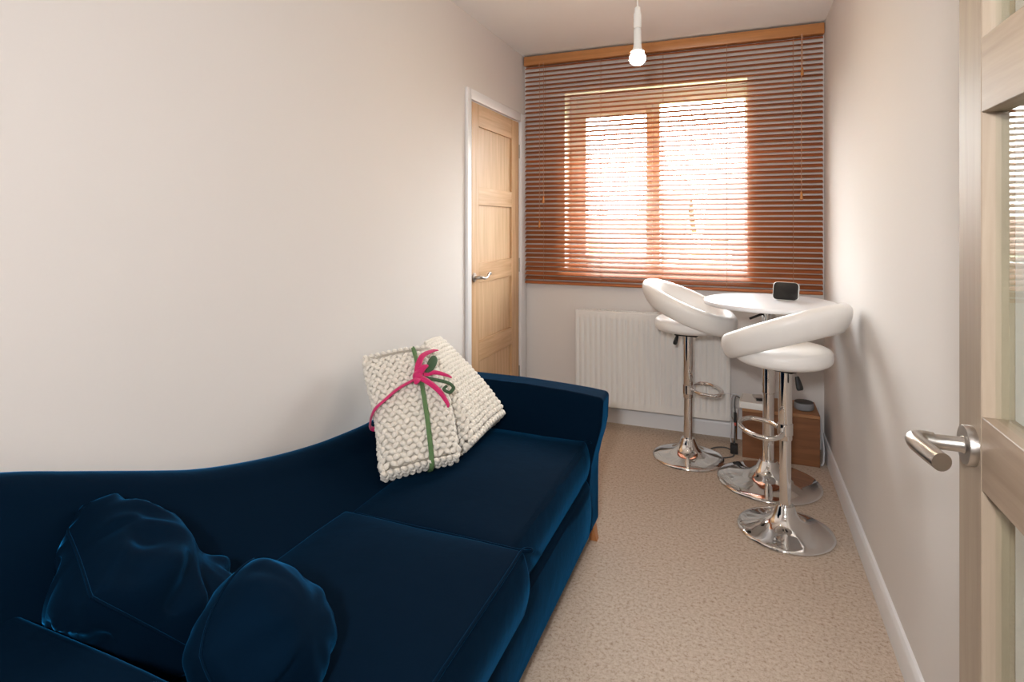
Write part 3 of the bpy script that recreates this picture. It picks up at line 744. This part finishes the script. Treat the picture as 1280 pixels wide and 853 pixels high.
finish(add_tube(BM(), P, lambda q: .0075 - .002 * q, 8, flat=.6), 'felt_tendril', 'dark_green', kb)
kb2, _ = knit_bundle('knitted_throw', 'plain folded cream chunky-knit throw leaning behind the ribbon-tied one', (-.850, 1.775, .531), (.0, 1, 0), (-.33, 0, .30), .345, .405, .098, 11, 'cream knitted throws on the sofa', .008, .62)

# soft things give way where they touch what they rest on
from mathutils.bvhtree import BVHTree
bpy.context.view_layer.update()
def parts_of(root):
    out = []
    for c in root.children: out.append(c); out += parts_of(c)
    return out
def tree_of(o):
    return BVHTree.FromPolygons([o.matrix_world @ v.co for v in o.data.vertices], [tuple(p.vertices) for p in o.data.polygons])
def give_way(root, targets, margin=.002, floor=None, reach=.14, rounds=3):
    trees = [tree_of(q) for tg in targets for q in parts_of(tg) if q.type == 'MESH' and q.name.split('.')[0] in ('seat_cushion', 'backrest', 'arm', 'base', 'piping', 'pillow_cover', 'seam', 'blanket_core')]
    for o in parts_of(root):
        if o.type != 'MESH': continue
        mw = o.matrix_world; inv = mw.inverted()
        for v in o.data.vertices:
            p = mw @ v.co; moved = False
            if floor and p.z < floor: p.z = floor; moved = True
            for _ in range(rounds):
                hit = False
                for tr in trees:
                    q, nrm, i, d = tr.find_nearest(p, reach)
                    if q is not None and (p - q).dot(nrm) < margin and ((p - q).dot(nrm) < 0 or d < margin):
                        p = q + nrm * (margin + .0005); hit = moved = True
                if not hit: break
            if moved: v.co = inv @ p
    bpy.context.view_layer.update()
give_way(kb, [SF], .006)
give_way(kb2, [SF], .007, .450)
for _ in range(3): give_way(cushion_a, [SF], .009)
for _ in range(3): give_way(cushion_b, [cushion_a], .018); give_way(cushion_b, [SF], .007)

# ------------------------------------------------------------------ outside
GZ = -2.7
o = finish(add_box(BM(), -60, 60, YB + .6, 90, GZ - .2, GZ), 'ground', 'grass', smooth=False); struct(o, 'pale green grass outside the window', 'ground')
def house(label, x0, x1, y0, y1, ez, rz_, wm, wins):
    t = thing('house', label, 'house', ((x0 + x1) / 2, (y0 + y1) / 2, GZ)); ox, oy = (x0 + x1) / 2, (y0 + y1) / 2
    a, b_ = (x1 - x0) / 2, (y1 - y0) / 2
    bm = BM(); add_box(bm, -a, a, -b_, b_, 0, ez - GZ)
    add_rings(bm, [[Vector((s_ * a, -b_, ez - GZ)), Vector((s_ * a, b_, ez - GZ)), Vector((s_ * a, 0, rz_ - GZ - .12))] for s_ in (-1, 1)])
    w_ = finish(bm, 'wall', wm, t, smooth=False)
    for s_ in (-1, 1):
        bm = BM(); e_ = .35; sl = (rz_ - ez) / b_
        P = [Vector((0, s_ * (b_ + e_), ez - GZ - e_ * sl)), Vector((0, 0, rz_ - GZ)), Vector((0, 0, rz_ - GZ + .12)), Vector((0, s_ * (b_ + e_), ez - GZ - e_ * sl + .12))]
        add_rings(bm, [[p + Vector((q, 0, 0)) for p in P] for q in (-a - .25, a + .25)]); finish(bm, 'roof_slope', 'roof', t, smooth=False)
    finish(add_box(BM(), a * .3, a * .3 + .6, -.3, .3, rz_ - GZ - .4, rz_ - GZ + .7), 'chimney', 'brick_wall', t, smooth=False)
    for (wx, wz, ww, wh) in wins:
        f_ = finish(add_box(BM(), wx - ox - ww / 2 - .08, wx - ox + ww / 2 + .08, -b_ - .06, -b_, wz - GZ - wh / 2 - .08, wz - GZ + wh / 2 + .08), 'window', 'upvc', t, smooth=False)
        for s_ in (-1, 1): finish(add_box(BM(), wx - ox + s_ * ww / 4 - ww / 4 + .04, wx - ox + s_ * ww / 4 + ww / 4 - .04, -b_ - .09, -b_ - .05, wz - GZ - wh / 2, wz - GZ + wh / 2), 'pane', 'far_glass', f_, smooth=False)
house('house with a brown roof seen through the right pane of the window', -1.1, 8.0, 24, 31, .9, 3.1, 'brick_wall', [(.3, .1, 1.3, 1.0), (3.2, .1, 1.5, 1.0), (.5, -1.5, 1.5, 1.2)])
house('narrow house beyond the middle of the window', -4.3, -2.5, 26, 33, .9, 2.75, 'render', [(-3.4, .1, .9, 1.0), (-3.4, -1.6, .9, 1.1)])
house('low white house beyond the left pane of the window', -14.0, -6.2, 34, 42, .0, 1.5, 'render', [(-12, -1.0, 1.3, 1.1), (-9.4, -1.0, 1.3, 1.1), (-7.3, -1.0, 1.2, 1.1)])
fn = thing('garden_fence', 'timber panel fence across the grass outside the window', 'fence', (-3, 15, GZ))
pn = None
for k in range(9):
    x = -8 + k * 1.83
    if pn is None: pn = finish(add_box(BM(), 0, 1.73, -.02, .02, .05, 1.6), 'fence_panel', 'fence', fn, smooth=False); po = finish(add_box(BM(), 0, .1, -.05, .05, 0, 1.7), 'fence_post', 'fence', fn, smooth=False); pn.location = (x + .1, 0, 0); po.location = (x, 0, 0)
    else: twin(pn, fn, (x + .1, 0, 0)); twin(po, fn, (x, 0, 0))
def bush(name, label, x, y, r_, hgt, trunk):
    t = thing(name, label, 'tree' if trunk else 'bush', (x, y, GZ)); bm = BM()
    bmesh.ops.create_icosphere(bm, subdivisions=4, radius=1)
    for v in bm.verts:
        k = 1 + .28 * noise.noise(v.co * 2.3 + Vector((x, y, 0))) + .16 * noise.noise(v.co * 6 + Vector((x, y, 3)))
        v.co = Vector((v.co.x * r_ * k, v.co.y * r_ * k, (v.co.z * k + 1.05) * hgt / 2 + trunk))
    finish(bm, 'foliage', 'leaf', t, ang=180)
    finish(add_tube(BM(), [Vector((0, 0, 0)), Vector((.05, 0, trunk + hgt * .4))], .12 if trunk else .06, 8), 'trunk', 'bark', t)
bush('garden_tree', 'small leafy tree between the houses outside the window', -5.0, 22, .9, 2.4, 1.0)
bush('garden_shrub', 'low round shrub before the fence outside the window', -2.1, 13.6, .7, 1.2, 0)
